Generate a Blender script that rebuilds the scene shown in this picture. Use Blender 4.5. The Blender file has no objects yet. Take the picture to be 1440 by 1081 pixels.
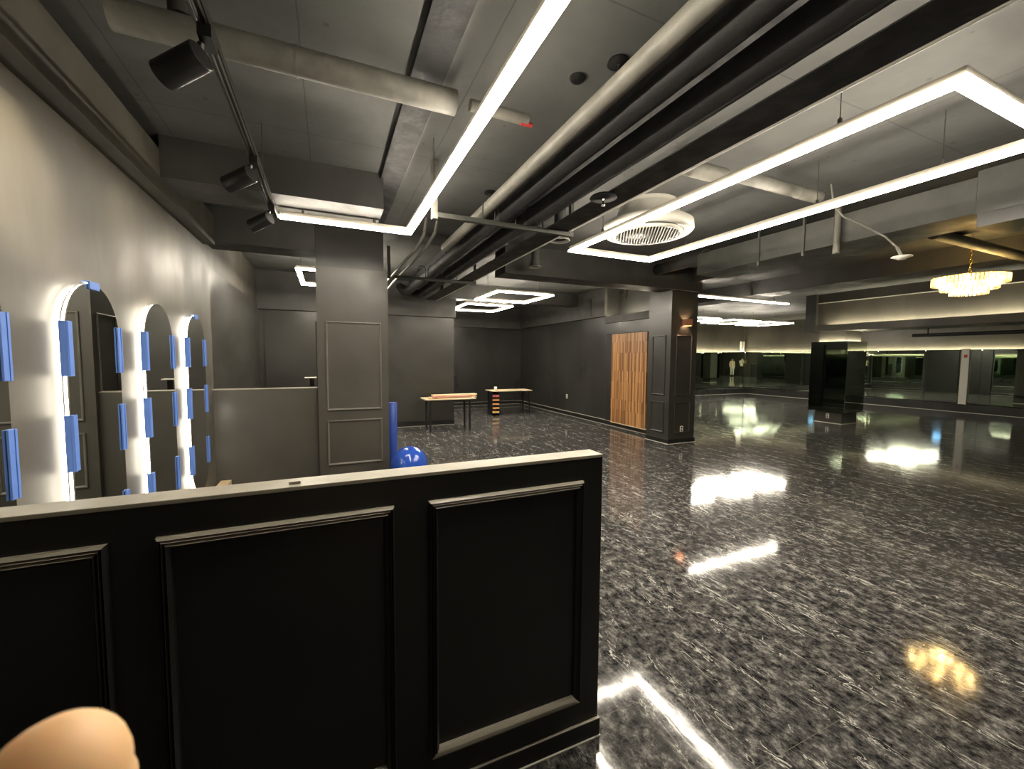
import bpy, bmesh, math, random
from mathutils import Vector, Matrix
random.seed(7)
D = bpy.data
SC = bpy.context.scene
COL = SC.collection
PI = math.pi

# ------------------------------------------------------------------ helpers
class MB:
    """collects shapes; build() links them as ONE mesh object"""
    def __init__(s):
        s.v = []; s.f = []; s.sm = []
    def add(s, vs, fs, smooth=False):
        n = len(s.v)
        s.v += [tuple(p) for p in vs]
        for f in fs:
            s.f.append([i + n for i in f]); s.sm.append(smooth)
        return s
    def box(s, x0, x1, y0, y1, z0, z1):
        x0, x1 = min(x0, x1), max(x0, x1); y0, y1 = min(y0, y1), max(y0, y1); z0, z1 = min(z0, z1), max(z0, z1)
        return s.add([(x0, y0, z0), (x1, y0, z0), (x1, y1, z0), (x0, y1, z0), (x0, y0, z1), (x1, y0, z1), (x1, y1, z1), (x0, y1, z1)],
                     [(0, 3, 2, 1), (4, 5, 6, 7), (0, 1, 5, 4), (1, 2, 6, 5), (2, 3, 7, 6), (3, 0, 4, 7)])
    def obox(s, c, ax, ay, az):
        """oriented box: centre and three half-axis vectors"""
        c, ax, ay, az = Vector(c), Vector(ax), Vector(ay), Vector(az)
        vs = [c + sx * ax + sy * ay + sz * az for sz in (-1, 1) for sx, sy in ((-1, -1), (1, -1), (1, 1), (-1, 1))]
        return s.add(vs, [(0, 3, 2, 1), (4, 5, 6, 7), (0, 1, 5, 4), (1, 2, 6, 5), (2, 3, 7, 6), (3, 0, 4, 7)])
    def tube(s, pts, r, n=16, caps=True):
        """tube along a polyline, r a number or one per point"""
        pts = [Vector(p) for p in pts]; k = len(pts)
        rs = r if isinstance(r, (list, tuple)) else [r] * k
        rings = []; up = None
        for i in range(k):
            t = (pts[min(i + 1, k - 1)] - pts[max(i - 1, 0)]).normalized()
            if up is None:
                up = Vector((0, 0, 1)) if abs(t.z) < .9 else Vector((1, 0, 0))
            a = t.cross(up).normalized(); up = a.cross(t).normalized()
            rings.append([pts[i] + rs[i] * (math.cos(2 * PI * j / n) * a + math.sin(2 * PI * j / n) * up) for j in range(n)])
        vs = [p for q in rings for p in q]; fs = []
        for i in range(k - 1):
            for j in range(n):
                fs.append((i * n + j, i * n + (j + 1) % n, (i + 1) * n + (j + 1) % n, (i + 1) * n + j))
        s.add(vs, fs, True)
        if caps:
            s.add(rings[0], [tuple(range(n))[::-1]]); s.add(rings[-1], [tuple(range(n))])
        return s
    def lathe(s, c, prof, n=32, axis='z', closed=False):
        """profile [(r, h)...] turned about an axis through c"""
        c = Vector(c); vs = []
        for r, h in prof:
            for j in range(n):
                a = 2 * PI * j / n
                p = (r * math.cos(a), r * math.sin(a), h)
                if axis == 'x': p = (h, p[0], p[1])
                if axis == 'y': p = (p[0], h, p[1])
                vs.append(c + Vector(p))
        fs = []; k = len(prof)
        for i in range(k - 1):
            for j in range(n):
                fs.append((i * n + j, i * n + (j + 1) % n, (i + 1) * n + (j + 1) % n, (i + 1) * n + j))
        s.add(vs, fs, True)
        if prof[0][0] > 1e-6 and not closed: s.add(vs[:n], [tuple(range(n))[::-1]])
        if prof[-1][0] > 1e-6 and not closed: s.add(vs[-n:], [tuple(range(n))])
        return s
    def prism(s, poly, d):
        """extrude a closed polygon (3-D points) by vector d"""
        n = len(poly); d = Vector(d)
        vs = [Vector(p) for p in poly] + [Vector(p) + d for p in poly]
        fs = [tuple(range(n))[::-1], tuple(range(n, 2 * n))] + [(i, (i + 1) % n, n + (i + 1) % n, n + i) for i in range(n)]
        return s.add(vs, fs)
    def ring(s, path, prof):
        """sweep profile (inset, proud) round a closed rectangle; path = function (corner index, inset, proud) -> point"""
        k = len(prof); vs = []
        for c in range(4):
            for a, b in prof: vs.append(path(c, a, b))
        fs = []
        for c in range(4):
            d = (c + 1) % 4
            for i in range(k - 1):
                fs.append((c * k + i, d * k + i, d * k + i + 1, c * k + i + 1))
        return s.add(vs, fs)
    def build(s, name, mat, parent=None, origin=None, bevel=0, fix=True):
        me = D.meshes.new(name)
        o0 = Vector(origin) if origin is not None else (WORLD(parent) if parent else Vector())
        if parent is None and origin is None and s.v:
            xs, ys, zs = zip(*s.v)
            o0 = Vector(((min(xs) + max(xs)) / 2, (min(ys) + max(ys)) / 2, min(zs)))
        me.from_pydata([tuple(Vector(p) - o0) for p in s.v], [], s.f)
        me.polygons.foreach_set('use_smooth', s.sm)
        if fix:
            bm = bmesh.new(); bm.from_mesh(me)
            bmesh.ops.recalc_face_normals(bm, faces=bm.faces); bm.to_mesh(me); bm.free()
        me.update()
        o = D.objects.new(name, me); COL.objects.link(o)
        if mat: me.materials.append(mat)
        if parent:
            o.parent = parent
            W[o.name] = o0
            o.location = o0 - WORLD(parent)
        else:
            o.location = o0; W[o.name] = o0
        if bevel:
            b = o.modifiers.new('bevel', 'BEVEL'); b.width = bevel; b.segments = 2; b.limit_method = 'ANGLE'
        return o

W = {}
def WORLD(o): return Vector(W[o.name])

class _MW: pass
def part(mb, name, mat, parent, bevel=0, label=None, fix=True):
    o = mb.build(name, mat, parent, origin=WORLD(parent), bevel=bevel, fix=fix)
    if label: o['label'] = label
    return o
def tag(o, label, cat, group=None, kind=None):
    o['label'] = label; o['category'] = cat
    if group: o['group'] = group
    if kind: o['kind'] = kind
    return o
def thing(name, loc, label, cat, group=None):
    o = D.objects.new(name, None); COL.objects.link(o)
    o.empty_display_size = .1
    o.location = loc; W[o.name] = Vector(loc)
    return tag(o, label, cat, group)
def struct(name, mb, mat, bevel=0, parent=None):
    o = part(mb, name, mat, parent, bevel) if parent else mb.build(name, mat, bevel=bevel)
    o['kind'] = 'structure'
    return o
def single(mb, name, mat, label, cat, group=None, bevel=0):
    return tag(mb.build(name, mat, bevel=bevel), label, cat, group)

# ------------------------------------------------------------------ materials
def new_mat(name):
    m = D.materials.new(name); m.use_nodes = True
    nt = m.node_tree; b = nt.nodes['Principled BSDF']
    return m, nt, b
def N(nt, t, **k):
    n = nt.nodes.new(t)
    for a, v in k.items():
        if a in n.inputs: n.inputs[a].default_value = v
        else: setattr(n, a, v)
    return n
def plain(name, col, rough=.5, metal=0, spec=.5, coat=0, **kw):
    m, nt, b = new_mat(name)
    b.inputs['Base Color'].default_value = (*col, 1); b.inputs['Roughness'].default_value = rough
    b.inputs['Metallic'].default_value = metal; b.inputs['Specular IOR Level'].default_value = spec
    b.inputs['Coat Weight'].default_value = coat
    for k, v in kw.items(): b.inputs[k].default_value = v
    if rough < .1: return m
    # fine grain so that nothing is perfectly flat
    tc = N(nt, 'ShaderNodeTexCoord'); ns = N(nt, 'ShaderNodeTexNoise', Scale=60.0, Detail=3.0)
    nt.links.new(tc.outputs['Object'], ns.inputs['Vector'])
    mr = N(nt, 'ShaderNodeMapRange'); mr.inputs['To Min'].default_value = max(rough - .05, 0.01); mr.inputs['To Max'].default_value = min(rough + .05, 1)
    nt.links.new(ns.outputs['Fac'], mr.inputs['Value']); nt.links.new(mr.outputs['Result'], b.inputs['Roughness'])
    return m
def mottled(name, c1, c2, scale=2.0, r1=.3, r2=.5, bump=.02, bscale=12, stretch=(1, 1, 1), spec=.5, wstreak=0):
    """painted / plastered surface: colour and gloss wander"""
    m, nt, b = new_mat(name); L = nt.links.new
    tc = N(nt, 'ShaderNodeTexCoord'); geo = N(nt, 'ShaderNodeNewGeometry')
    mp = N(nt, 'ShaderNodeMapping'); mp.inputs['Scale'].default_value = stretch
    L(geo.outputs['Position'], mp.inputs['Vector'])
    n1 = N(nt, 'ShaderNodeTexNoise', Scale=scale, Detail=6.0, Roughness=.6, Distortion=.3); L(mp.outputs[0], n1.inputs['Vector'])
    cr = N(nt, 'ShaderNodeValToRGB'); cr.color_ramp.elements[0].position = .3; cr.color_ramp.elements[1].position = .72
    cr.color_ramp.elements[0].color = (*c1, 1); cr.color_ramp.elements[1].color = (*c2, 1)
    L(n1.outputs['Fac'], cr.inputs['Fac']); L(cr.outputs['Color'], b.inputs['Base Color'])
    n2 = N(nt, 'ShaderNodeTexNoise', Scale=scale * 1.7, Detail=4.0); L(mp.outputs[0], n2.inputs['Vector'])
    mr = N(nt, 'ShaderNodeMapRange'); mr.inputs['From Min'].default_value = .35; mr.inputs['From Max'].default_value = .65
    mr.inputs['To Min'].default_value = r1; mr.inputs['To Max'].default_value = r2
    L(n2.outputs['Fac'], mr.inputs['Value']); L(mr.outputs['Result'], b.inputs['Roughness'])
    n3 = N(nt, 'ShaderNodeTexNoise', Scale=bscale, Detail=2.5); L(mp.outputs[0], n3.inputs['Vector'])
    bp = N(nt, 'ShaderNodeBump', Strength=.25, Distance=bump); L(n3.outputs['Fac'], bp.inputs['Height']); L(bp.outputs['Normal'], b.inputs['Normal'])
    b.inputs['Specular IOR Level'].default_value = spec
    return m
def emit(name, col, st):
    m = D.materials.new(name); m.use_nodes = True; nt = m.node_tree
    nt.nodes.remove(nt.nodes['Principled BSDF'])
    e = N(nt, 'ShaderNodeEmission'); e.inputs['Color'].default_value = (*col, 1); e.inputs['Strength'].default_value = st
    nt.links.new(e.outputs[0], nt.nodes['Material Output'].inputs['Surface'])
    return m

def slab_material():
    m = mottled('painted_concrete_slab', (.072, .073, .071), (.122, .123, .115), 1.1, .6, .85, .006, 18); nt = m.node_tree; L = nt.links.new
    b = nt.nodes['Principled BSDF']; src = b.inputs['Base Color'].links[0].from_socket
    geo = N(nt, 'ShaderNodeNewGeometry'); sep = N(nt, 'ShaderNodeSeparateXYZ'); L(geo.outputs['Position'], sep.inputs[0])
    nz = N(nt, 'ShaderNodeTexNoise', Scale=7.0, Detail=3.0); L(geo.outputs['Position'], nz.inputs['Vector'])
    prev = None
    for ax, off, per in (('X', -.10, .90), ('Y', 3.42, 1.80)):                       # form-work seams
        w_ = N(nt, 'ShaderNodeMath', operation='MULTIPLY_ADD'); L(nz.outputs['Fac'], w_.inputs[0]); w_.inputs[1].default_value = .012; L(sep.outputs[ax], w_.inputs[2])
        a = N(nt, 'ShaderNodeMath', operation='SUBTRACT'); L(w_.outputs[0], a.inputs[0]); a.inputs[1].default_value = off - per * 20
        md = N(nt, 'ShaderNodeMath', operation='MODULO'); L(a.outputs[0], md.inputs[0]); md.inputs[1].default_value = per
        lt = N(nt, 'ShaderNodeMath', operation='LESS_THAN'); L(md.outputs[0], lt.inputs[0]); lt.inputs[1].default_value = .008
        if prev is None: prev = lt
        else:
            mx = N(nt, 'ShaderNodeMath', operation='MAXIMUM'); L(prev.outputs[0], mx.inputs[0]); L(lt.outputs[0], mx.inputs[1]); prev = mx
    vo = N(nt, 'ShaderNodeTexVoronoi', Scale=5.5); L(geo.outputs['Position'], vo.inputs['Vector'])   # pits
    pt = N(nt, 'ShaderNodeMath', operation='LESS_THAN'); L(vo.outputs['Distance'], pt.inputs[0]); pt.inputs[1].default_value = .075
    mx = N(nt, 'ShaderNodeMath', operation='MAXIMUM'); L(prev.outputs[0], mx.inputs[0]); L(pt.outputs[0], mx.inputs[1])
    hf = N(nt, 'ShaderNodeMath', operation='MULTIPLY'); L(mx.outputs[0], hf.inputs[0]); hf.inputs[1].default_value = .6
    mix = N(nt, 'ShaderNodeMixRGB'); L(hf.outputs[0], mix.inputs['Fac']); L(src, mix.inputs['Color1']); mix.inputs['Color2'].default_value = (.03, .03, .03, 1)
    L(mix.outputs[0], b.inputs['Base Color'])
    return m
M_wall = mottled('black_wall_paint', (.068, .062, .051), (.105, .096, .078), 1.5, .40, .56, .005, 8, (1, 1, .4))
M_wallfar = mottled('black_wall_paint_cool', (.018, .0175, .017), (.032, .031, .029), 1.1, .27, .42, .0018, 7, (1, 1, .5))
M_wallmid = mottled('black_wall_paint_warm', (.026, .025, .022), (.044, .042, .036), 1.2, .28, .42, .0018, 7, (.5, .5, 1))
M_panel = mottled('satin_black_panel', (.011, .011, .010), (.016, .016, .015), 3, .30, .38, .002, 60)
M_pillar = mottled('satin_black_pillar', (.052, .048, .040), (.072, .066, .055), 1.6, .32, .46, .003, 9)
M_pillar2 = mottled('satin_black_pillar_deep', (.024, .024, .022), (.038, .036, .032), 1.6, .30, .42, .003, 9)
def toplight_moulding():
    m = mottled('black_moulding_painted_toplight', (.011, .011, .010), (.016, .016, .015), 3, .34, .44, .001, 60); nt = m.node_tree; L = nt.links.new
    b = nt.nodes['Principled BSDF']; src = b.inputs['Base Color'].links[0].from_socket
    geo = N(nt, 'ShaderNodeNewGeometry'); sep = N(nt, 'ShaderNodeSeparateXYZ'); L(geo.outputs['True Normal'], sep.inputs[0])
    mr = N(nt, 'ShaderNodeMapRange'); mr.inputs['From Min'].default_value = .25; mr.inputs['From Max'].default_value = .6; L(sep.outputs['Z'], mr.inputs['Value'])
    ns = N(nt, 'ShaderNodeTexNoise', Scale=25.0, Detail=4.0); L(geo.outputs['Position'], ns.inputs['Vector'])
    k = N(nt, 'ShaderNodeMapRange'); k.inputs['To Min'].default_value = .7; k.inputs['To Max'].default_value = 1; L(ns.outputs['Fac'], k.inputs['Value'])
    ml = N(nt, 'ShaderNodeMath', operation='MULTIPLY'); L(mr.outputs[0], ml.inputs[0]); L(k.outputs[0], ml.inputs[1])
    mix = N(nt, 'ShaderNodeMixRGB'); L(ml.outputs[0], mix.inputs['Fac']); L(src, mix.inputs['Color1']); mix.inputs['Color2'].default_value = (.40, .37, .30, 1)   # overhead light painted in: faces turned up go pale
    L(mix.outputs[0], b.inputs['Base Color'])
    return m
M_mould = toplight_moulding()
M_trim = plain('pale_skirting_edge', (.34, .32, .27), .5)
M_mould2 = mottled('tan_pillar_moulding', (.10, .093, .076), (.14, .13, .11), 6, .35, .45, .001, 60)  # moulding a tone paler than the pillar
M_ledge = mottled('pale_ledge_top', (.27, .25, .20), (.36, .335, .275), 6, .35, .5, .002, 40)  # mottled pale beige for ledge, wall cap and chip
M_slab = slab_material()
M_beam = mottled('painted_concrete_beam', (.045, .044, .042), (.070, .068, .063), 2.2, .5, .75, .01, 18)
M_pipe_dark = mottled('black_insulated_pipe', (.016, .016, .017), (.026, .026, .027), 5, .5, .7, .01, 30)
M_pipe_grey = mottled('grey_painted_pipe', (.15, .145, .125), (.23, .22, .19), 8, .4, .6, .004, 40)
M_duct = mottled('grey_painted_duct', (.060, .062, .056), (.10, .10, .09), 3, .4, .6, .006, 20)
M_steel = plain('painted_steel', (.06, .058, .05), .4)
M_house = plain('lamp_housing', (.26, .24, .20), .4)  # tan colour takes in the strips' glow on dark housings
M_black = plain('black_metal', (.012, .012, .012), .35)
M_alu = plain('brushed_aluminium', (.35, .33, .29), .35, 1)
M_chrome = plain('chrome', (.7, .7, .7), .12, 1)
M_white = plain('white_enamel', (.60, .58, .52), .4)
M_matte = plain('matte_black', (.012, .012, .012), .8, spec=.2)
M_offw = plain('off_white_plastic', (.72, .70, .62), .45)
M_blue = plain('blue_foam', (.115, .235, .66), .55)
M_ball = plain('blue_vinyl', (.025, .085, .46), .16, coat=.4)
M_roll = plain('blue_roller_foam', (.03, .075, .36), .5)
M_tabletop = plain('birch_tabletop', (.62, .50, .33), .45)
M_gold = plain('polished_gold', (.95, .62, .18), .18, 1)
M_copper = plain('brushed_copper', (.50, .24, .15), .5, .6)
M_red = plain('red_enamel', (.45, .03, .03), .4)
M_pink = mottled('pink_film_board', (.42, .16, .14), (.55, .28, .22), 9, .4, .6, .001, 40)
M_plank = mottled('pale_pine', (.62, .46, .26), (.78, .62, .40), 6, .45, .6, .002, 40, (1, 8, 8))
M_mirror_arch = plain('silvered_mirror', (.80, .82, .78), .006, 1)
M_mirror_wall = plain('green_tinted_mirror', (.72, .80, .70), .006, 1)
M_mirror_dark = plain('dark_tinted_mirror', (.11, .125, .105), .04, 1)
M_led = emit('led_diffuser', (1, .90, .74), 34)
M_led2 = emit('led_diffuser_far', (1, .90, .74), 34)
M_halo = emit('mirror_halo_led', (1, .90, .74), 10)
M_halo2 = emit('mirror_wall_led', (1, .92, .78), 5)
M_alu2 = plain('pale_frame', (.45, .44, .40), .4)
M_cove = emit('cove_led', (1, .90, .60), 24)
M_cove2 = emit('cove_led_bulkhead', (1, .90, .64), 36)
M_bulb = emit('chandelier_bulb', (1, .70, .27), 75)
M_spotlens = emit('spot_lens', (1, .88, .62), 14)
M_exit = emit('exit_sign_blue', (.25, .55, 1), 6)
M_sconce = emit('sconce_bulb', (1, .72, .42), 160)
M_skin = plain('skin', (.76, .48, .25), .5, **{'Subsurface Weight': .25, 'Subsurface Scale': .01})
M_hair = plain('black_hair', (.02, .015, .012), .5)
M_cream = plain('cream_cloth', (.70, .66, .56), .8)
M_whitecl = plain('white_cloth', (.78, .77, .72), .8)
M_blackcl = plain('black_cloth', (.02, .02, .02), .8)
M_groove = plain('shadow_gap', (.008, .008, .008), .6)

def floor_material():
    m, nt, b = new_mat('black_marble_tile'); L = nt.links.new
    geo = N(nt, 'ShaderNodeNewGeometry')
    # veins run along the room, a little askew
    mp = N(nt, 'ShaderNodeMapping'); mp.inputs['Rotation'].default_value = (0, 0, math.radians(-14)); mp.inputs['Scale'].default_value = (1.0, .26, 1)
    mq = N(nt, 'ShaderNodeMapping'); mq.inputs['Scale'].default_value = (1.0, .72, 1); L(geo.outputs['Position'], mq.inputs['Vector'])
    L(geo.outputs['Position'], mp.inputs['Vector'])
    nA = N(nt, 'ShaderNodeTexNoise', Scale=20.0, Detail=10.0, Roughness=.78, Distortion=.15); L(mq.outputs[0], nA.inputs['Vector'])
    crA = N(nt, 'ShaderNodeValToRGB'); e = crA.color_ramp.elements
    e[0].position = .40; e[0].color = (.010, .010, .011, 1); e[1].position = .68; e[1].color = (.25, .245, .228, 1)
    k = e.new(.52); k.color = (.056, .054, .053, 1)
    L(nA.outputs['Fac'], crA.inputs['Fac'])
    # thin bright veins
    nB = N(nt, 'ShaderNodeTexNoise', Scale=17.0, Detail=4.0, Roughness=.55, Distortion=1.0); L(mp.outputs[0], nB.inputs['Vector'])
    sub = N(nt, 'ShaderNodeMath', operation='SUBTRACT'); L(nB.outputs['Fac'], sub.inputs[0]); sub.inputs[1].default_value = .5
    ab = N(nt, 'ShaderNodeMath', operation='ABSOLUTE'); L(sub.outputs[0], ab.inputs[0])
    v = N(nt, 'ShaderNodeMapRange'); v.inputs['From Min'].default_value = 0; v.inputs['From Max'].default_value = .017; v.inputs['To Min'].default_value = 1; v.inputs['To Max'].default_value = 0
    L(ab.outputs[0], v.inputs['Value'])
    nC = N(nt, 'ShaderNodeTexNoise', Scale=9.0, Detail=4.0); L(mp.outputs[0], nC.inputs['Vector'])
    gate = N(nt, 'ShaderNodeMapRange'); gate.inputs['From Min'].default_value = .49; gate.inputs['From Max'].default_value = .58
    L(nC.outputs['Fac'], gate.inputs['Value'])
    mul = N(nt, 'ShaderNodeMath', operation='MULTIPLY'); L(v.outputs[0], mul.inputs[0]); L(gate.outputs[0], mul.inputs[1])
    mix = N(nt, 'ShaderNodeMixRGB'); L(mul.outputs[0], mix.inputs['Fac']); L(crA.outputs[0], mix.inputs['Color1']); mix.inputs['Color2'].default_value = (.50, .49, .45, 1)
    # tile joints every 0.41 m
    sep = N(nt, 'ShaderNodeSeparateXYZ'); L(geo.outputs['Position'], sep.inputs[0])
    prev = None
    for ax, off in (('X', 1.19), ('Y', 1.35)):
        a = N(nt, 'ShaderNodeMath', operation='SUBTRACT'); L(sep.outputs[ax], a.inputs[0]); a.inputs[1].default_value = off - .41 * 40
        md = N(nt, 'ShaderNodeMath', operation='MODULO'); L(a.outputs[0], md.inputs[0]); md.inputs[1].default_value = .41
        lt = N(nt, 'ShaderNodeMath', operation='LESS_THAN'); L(md.outputs[0], lt.inputs[0]); lt.inputs[1].default_value = .0022
        if prev is None: prev = lt
        else:
            mx = N(nt, 'ShaderNodeMath', operation='MAXIMUM'); L(prev.outputs[0], mx.inputs[0]); L(lt.outputs[0], mx.inputs[1]); prev = mx
    mj = N(nt, 'ShaderNodeMixRGB'); L(prev.outputs[0], mj.inputs['Fac']); L(mix.outputs[0], mj.inputs['Color1']); mj.inputs['Color2'].default_value = (.11, .105, .09, 1)
    L(mj.outputs[0], b.inputs['Base Color'])
    b.inputs['Roughness'].default_value = .08
    b.inputs['Specular IOR Level'].default_value = .33
    # the tiles are a little wavy: lamps break into streaks
    nW = N(nt, 'ShaderNodeTexNoise', Scale=5.0, Detail=2.0, Roughness=.5); L(geo.outputs['Position'], nW.inputs['Vector'])
    nX = N(nt, 'ShaderNodeTexNoise', Scale=38.0, Detail=2.0); L(mp.outputs[0], nX.inputs['Vector'])
    ad = N(nt, 'ShaderNodeMath', operation='MULTIPLY_ADD'); L(nX.outputs['Fac'], ad.inputs[0]); ad.inputs[1].default_value = .22; L(nW.outputs['Fac'], ad.inputs[2])
    bp = N(nt, 'ShaderNodeBump', Strength=.18, Distance=.004); L(ad.outputs[0], bp.inputs['Height']); L(bp.outputs[0], b.inputs['Normal'])
    return m
M_floor = floor_material()

def stave_material():
    m, nt, b = new_mat('wood_staves'); L = nt.links.new
    geo = N(nt, 'ShaderNodeNewGeometry'); sep = N(nt, 'ShaderNodeSeparateXYZ'); L(geo.outputs['Position'], sep.inputs[0])
    cb = N(nt, 'ShaderNodeCombineXYZ'); L(sep.outputs['Z'], cb.inputs['X']); L(sep.outputs['Y'], cb.inputs['Y'])
    br = N(nt, 'ShaderNodeTexBrick'); br.offset = .37; br.offset_frequency = 2; br.squash = 1.0
    br.inputs['Scale'].default_value = 1; br.inputs['Brick Width'].default_value = .62; br.inputs['Row Height'].default_value = .026
    br.inputs['Mortar Size'].default_value = .0012; br.inputs['Bias'].default_value = 0
    br.inputs['Color1'].default_value = (.13, .052, .017, 1); br.inputs['Color2'].default_value = (.52, .28, .115, 1); br.inputs['Mortar'].default_value = (.05, .02, .01, 1)
    L(cb.outputs[0], br.inputs['Vector'])
    ns = N(nt, 'ShaderNodeTexNoise', Scale=3.0, Detail=4.0); mp = N(nt, 'ShaderNodeMapping'); mp.inputs['Scale'].default_value = (1, 14, 1)
    L(geo.outputs['Position'], mp.inputs[0]); L(mp.outputs[0], ns.inputs['Vector'])
    mx = N(nt, 'ShaderNodeMixRGB', blend_type='MULTIPLY'); mx.inputs['Fac'].default_value = .6
    cr = N(nt, 'ShaderNodeValToRGB'); cr.color_ramp.elements[0].color = (.5, .45, .4, 1); cr.color_ramp.elements[1].color = (1.25, 1.2, 1.1, 1); L(ns.outputs['Fac'], cr.inputs[0])
    L(br.outputs['Color'], mx.inputs['Color1']); L(cr.outputs[0], mx.inputs['Color2']); L(mx.outputs[0], b.inputs['Base Color'])
    b.inputs['Roughness'].default_value = .42
    return m
M_stave = stave_material()

def crystal_material():
    m = D.materials.new('crystal_prisms'); m.use_nodes = True; nt = m.node_tree; L = nt.links.new
    nt.nodes.remove(nt.nodes['Principled BSDF'])
    tr = N(nt, 'ShaderNodeBsdfTranslucent'); tr.inputs['Color'].default_value = (.95, .9, .8, 1)
    gl = N(nt, 'ShaderNodeBsdfGlossy'); gl.inputs['Roughness'].default_value = .08
    tp = N(nt, 'ShaderNodeBsdfTransparent'); tp.inputs['Color'].default_value = (1, .95, .85, 1)
    a = N(nt, 'ShaderNodeMixShader'); a.inputs[0].default_value = .6; L(tr.outputs[0], a.inputs[1]); L(tp.outputs[0], a.inputs[2])
    c = N(nt, 'ShaderNodeMixShader'); c.inputs[0].default_value = .15; L(a.outputs[0], c.inputs[1]); L(gl.outputs[0], c.inputs[2])
    L(c.outputs[0], nt.nodes['Material Output'].inputs['Surface'])
    return m
M_crystal = crystal_material()

# ------------------------------------------------------------------ room shell
ZC = 3.10                       # slab underside
XL, XR = -1.165, 17.10          # left wall, right mirrored wall
YN, YF = -3.2, 12.85            # wall behind the viewer, far mirrored wall
struct('floor', MB().box(-1.6, 17.4, YN - .2, 13.2, -.1, 0), M_floor)
struct('ceiling', MB().box(-1.6, 17.4, YN - .2, 13.2, ZC, ZC + .15), M_slab)
# left wall: a thick cladding panel in front, plain wall beyond
struct('wall_left', MB().box(-1.6, -1.2, YN, 9.1, 0, ZC), M_wall)
struct('wall_left_cladding', MB().box(-1.2, XL, YN, 5.5, 0, 2.56), M_wall)
struct('beam_left', MB().box(-1.2, -1.095, YN, 5.45, 2.69, 3.0), M_wall)  # paler wall colour stands in for fill light from below
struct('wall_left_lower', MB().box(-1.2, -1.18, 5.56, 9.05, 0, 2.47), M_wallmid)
# far walls
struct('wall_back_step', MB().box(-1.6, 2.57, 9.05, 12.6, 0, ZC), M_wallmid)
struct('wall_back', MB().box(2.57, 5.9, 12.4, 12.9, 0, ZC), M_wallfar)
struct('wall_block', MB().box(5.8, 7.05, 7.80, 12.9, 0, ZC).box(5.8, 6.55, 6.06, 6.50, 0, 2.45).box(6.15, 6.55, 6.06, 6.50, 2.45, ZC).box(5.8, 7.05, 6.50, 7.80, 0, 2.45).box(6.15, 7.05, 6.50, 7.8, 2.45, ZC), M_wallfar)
struct('beam_back_step', MB().box(-1.2, 2.6, 8.98, 9.05, 2.385, ZC), M_beam)
struct('beam_back', MB().box(2.57, 5.8, 12.3, 12.4, 2.44, ZC), M_beam)
struct('beam_right', MB().box(5.73, 5.8, 7.8, 12.4, 2.46, ZC), M_beam)
struct('trim_ledge', MB().box(5.76, 6.15, 6.06, 7.8, 2.30, 2.45), M_beam)
struct('wall_far', MB().box(7.05, 17.4, YF, 13.2, 0, ZC), M_wall)
struct('wall_right', MB().box(XR, 17.4, YN, YF, 0, ZC), M_wall)
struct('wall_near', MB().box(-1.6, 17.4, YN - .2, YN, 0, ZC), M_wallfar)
# skirtings
def skirting(name, x0, x1, y0, y1, h=.10):
    struct(name, MB().box(x0, x1, y0, y1, 0, h), M_panel)
    struct(name.replace('baseboard', 'trim'), MB().box(x0, x1, y0, y1, h, h + .008).box(x0 - .004, x1 + .004, y0 - .004, y1, 0, .008), M_trim)
skirting('baseboard_back_step', 1.0, 2.585, 9.035, 9.05)
skirting('baseboard_step_side', 2.57, 2.585, 9.05, 12.4)
skirting('baseboard_back', 2.585, 5.785, 12.385, 12.4)
skirting('baseboard_right', 5.77, 5.8, 6.06, 12.385)
skirting('baseboard_block', 7.05, 7.065, 6.7, YF)

# ceiling beams
struct('beam_cross', MB().box(-1.095, .47, 3.88, 4.35, 2.80, ZC), M_beam)
struct('beam_long', MB().box(.45, .63, YN, 5.45, 3.065, ZC), M_pipe_dark)
struct('trim_beam_line', MB().box(.63, .642, YN, 5.45, 3.075, ZC), M_duct)
struct('beam_main', MB().box(-1.2, -.12, 5.46, 5.85, 2.73, ZC).box(.65, 2.3, 5.46, 5.85, 3.065, ZC).box(2.3, 6.1, 5.46, 5.85, 2.70, ZC), M_beam)
struct('beam_far', MB().box(2.3, 5.73, 8.9, 9.25, 2.80, ZC), M_beam)

# form-work seams in the slab
for i, (a, b) in enumerate((((-.135, YN, ), (-.125, 3.88)), )):
    pass

# ------------------------------------------------------------------ panelled divider (foreground)
PY = 1.295
RIDGE = [(0, 0), (0, .012), (.006, .020), (.010, .014), (.013, .021), (.018, .015), (.022, .021), (.030, .012), (.032, 0)]
SMALL = [(0, 0), (0, .010), (.005, .016), (.012, .017), (.018, .010), (.024, .006), (.025, 0)]
def frame_y(mb, x0, x1, z0, z1, y, prof, sgn=-1):
    cs = [(x0, z0, 1, 1), (x1, z0, -1, 1), (x1, z1, -1, -1), (x0, z1, 1, -1)]
    return mb.ring(lambda c, a, b: (cs[c][0] + cs[c][2] * a, y + sgn * b, cs[c][1] + cs[c][3] * a), prof)
def frame_x(mb, y0, y1, z0, z1, x, prof, sgn=-1):
    cs = [(y0, z0, 1, 1), (y1, z0, -1, 1), (y1, z1, -1, -1), (y0, z1, 1, -1)]
    return mb.ring(lambda c, a, b: (x + sgn * b, cs[c][0] + cs[c][2] * a, cs[c][1] + cs[c][3] * a), prof)
dv = thing('room_divider', (-.1, PY + .045, 0), 'long waist-high black divider with moulded panels and a pale ledge', 'divider')
part(MB().box(XL, .956, PY, PY + .088, 0, 1.123), 'panel_board', M_panel, dv)
part(MB().box(XL, .958, PY - .002, PY + .090, 1.123, 1.135), 'ledge', M_ledge, dv, bevel=.002, label='pale ledge top')
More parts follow.
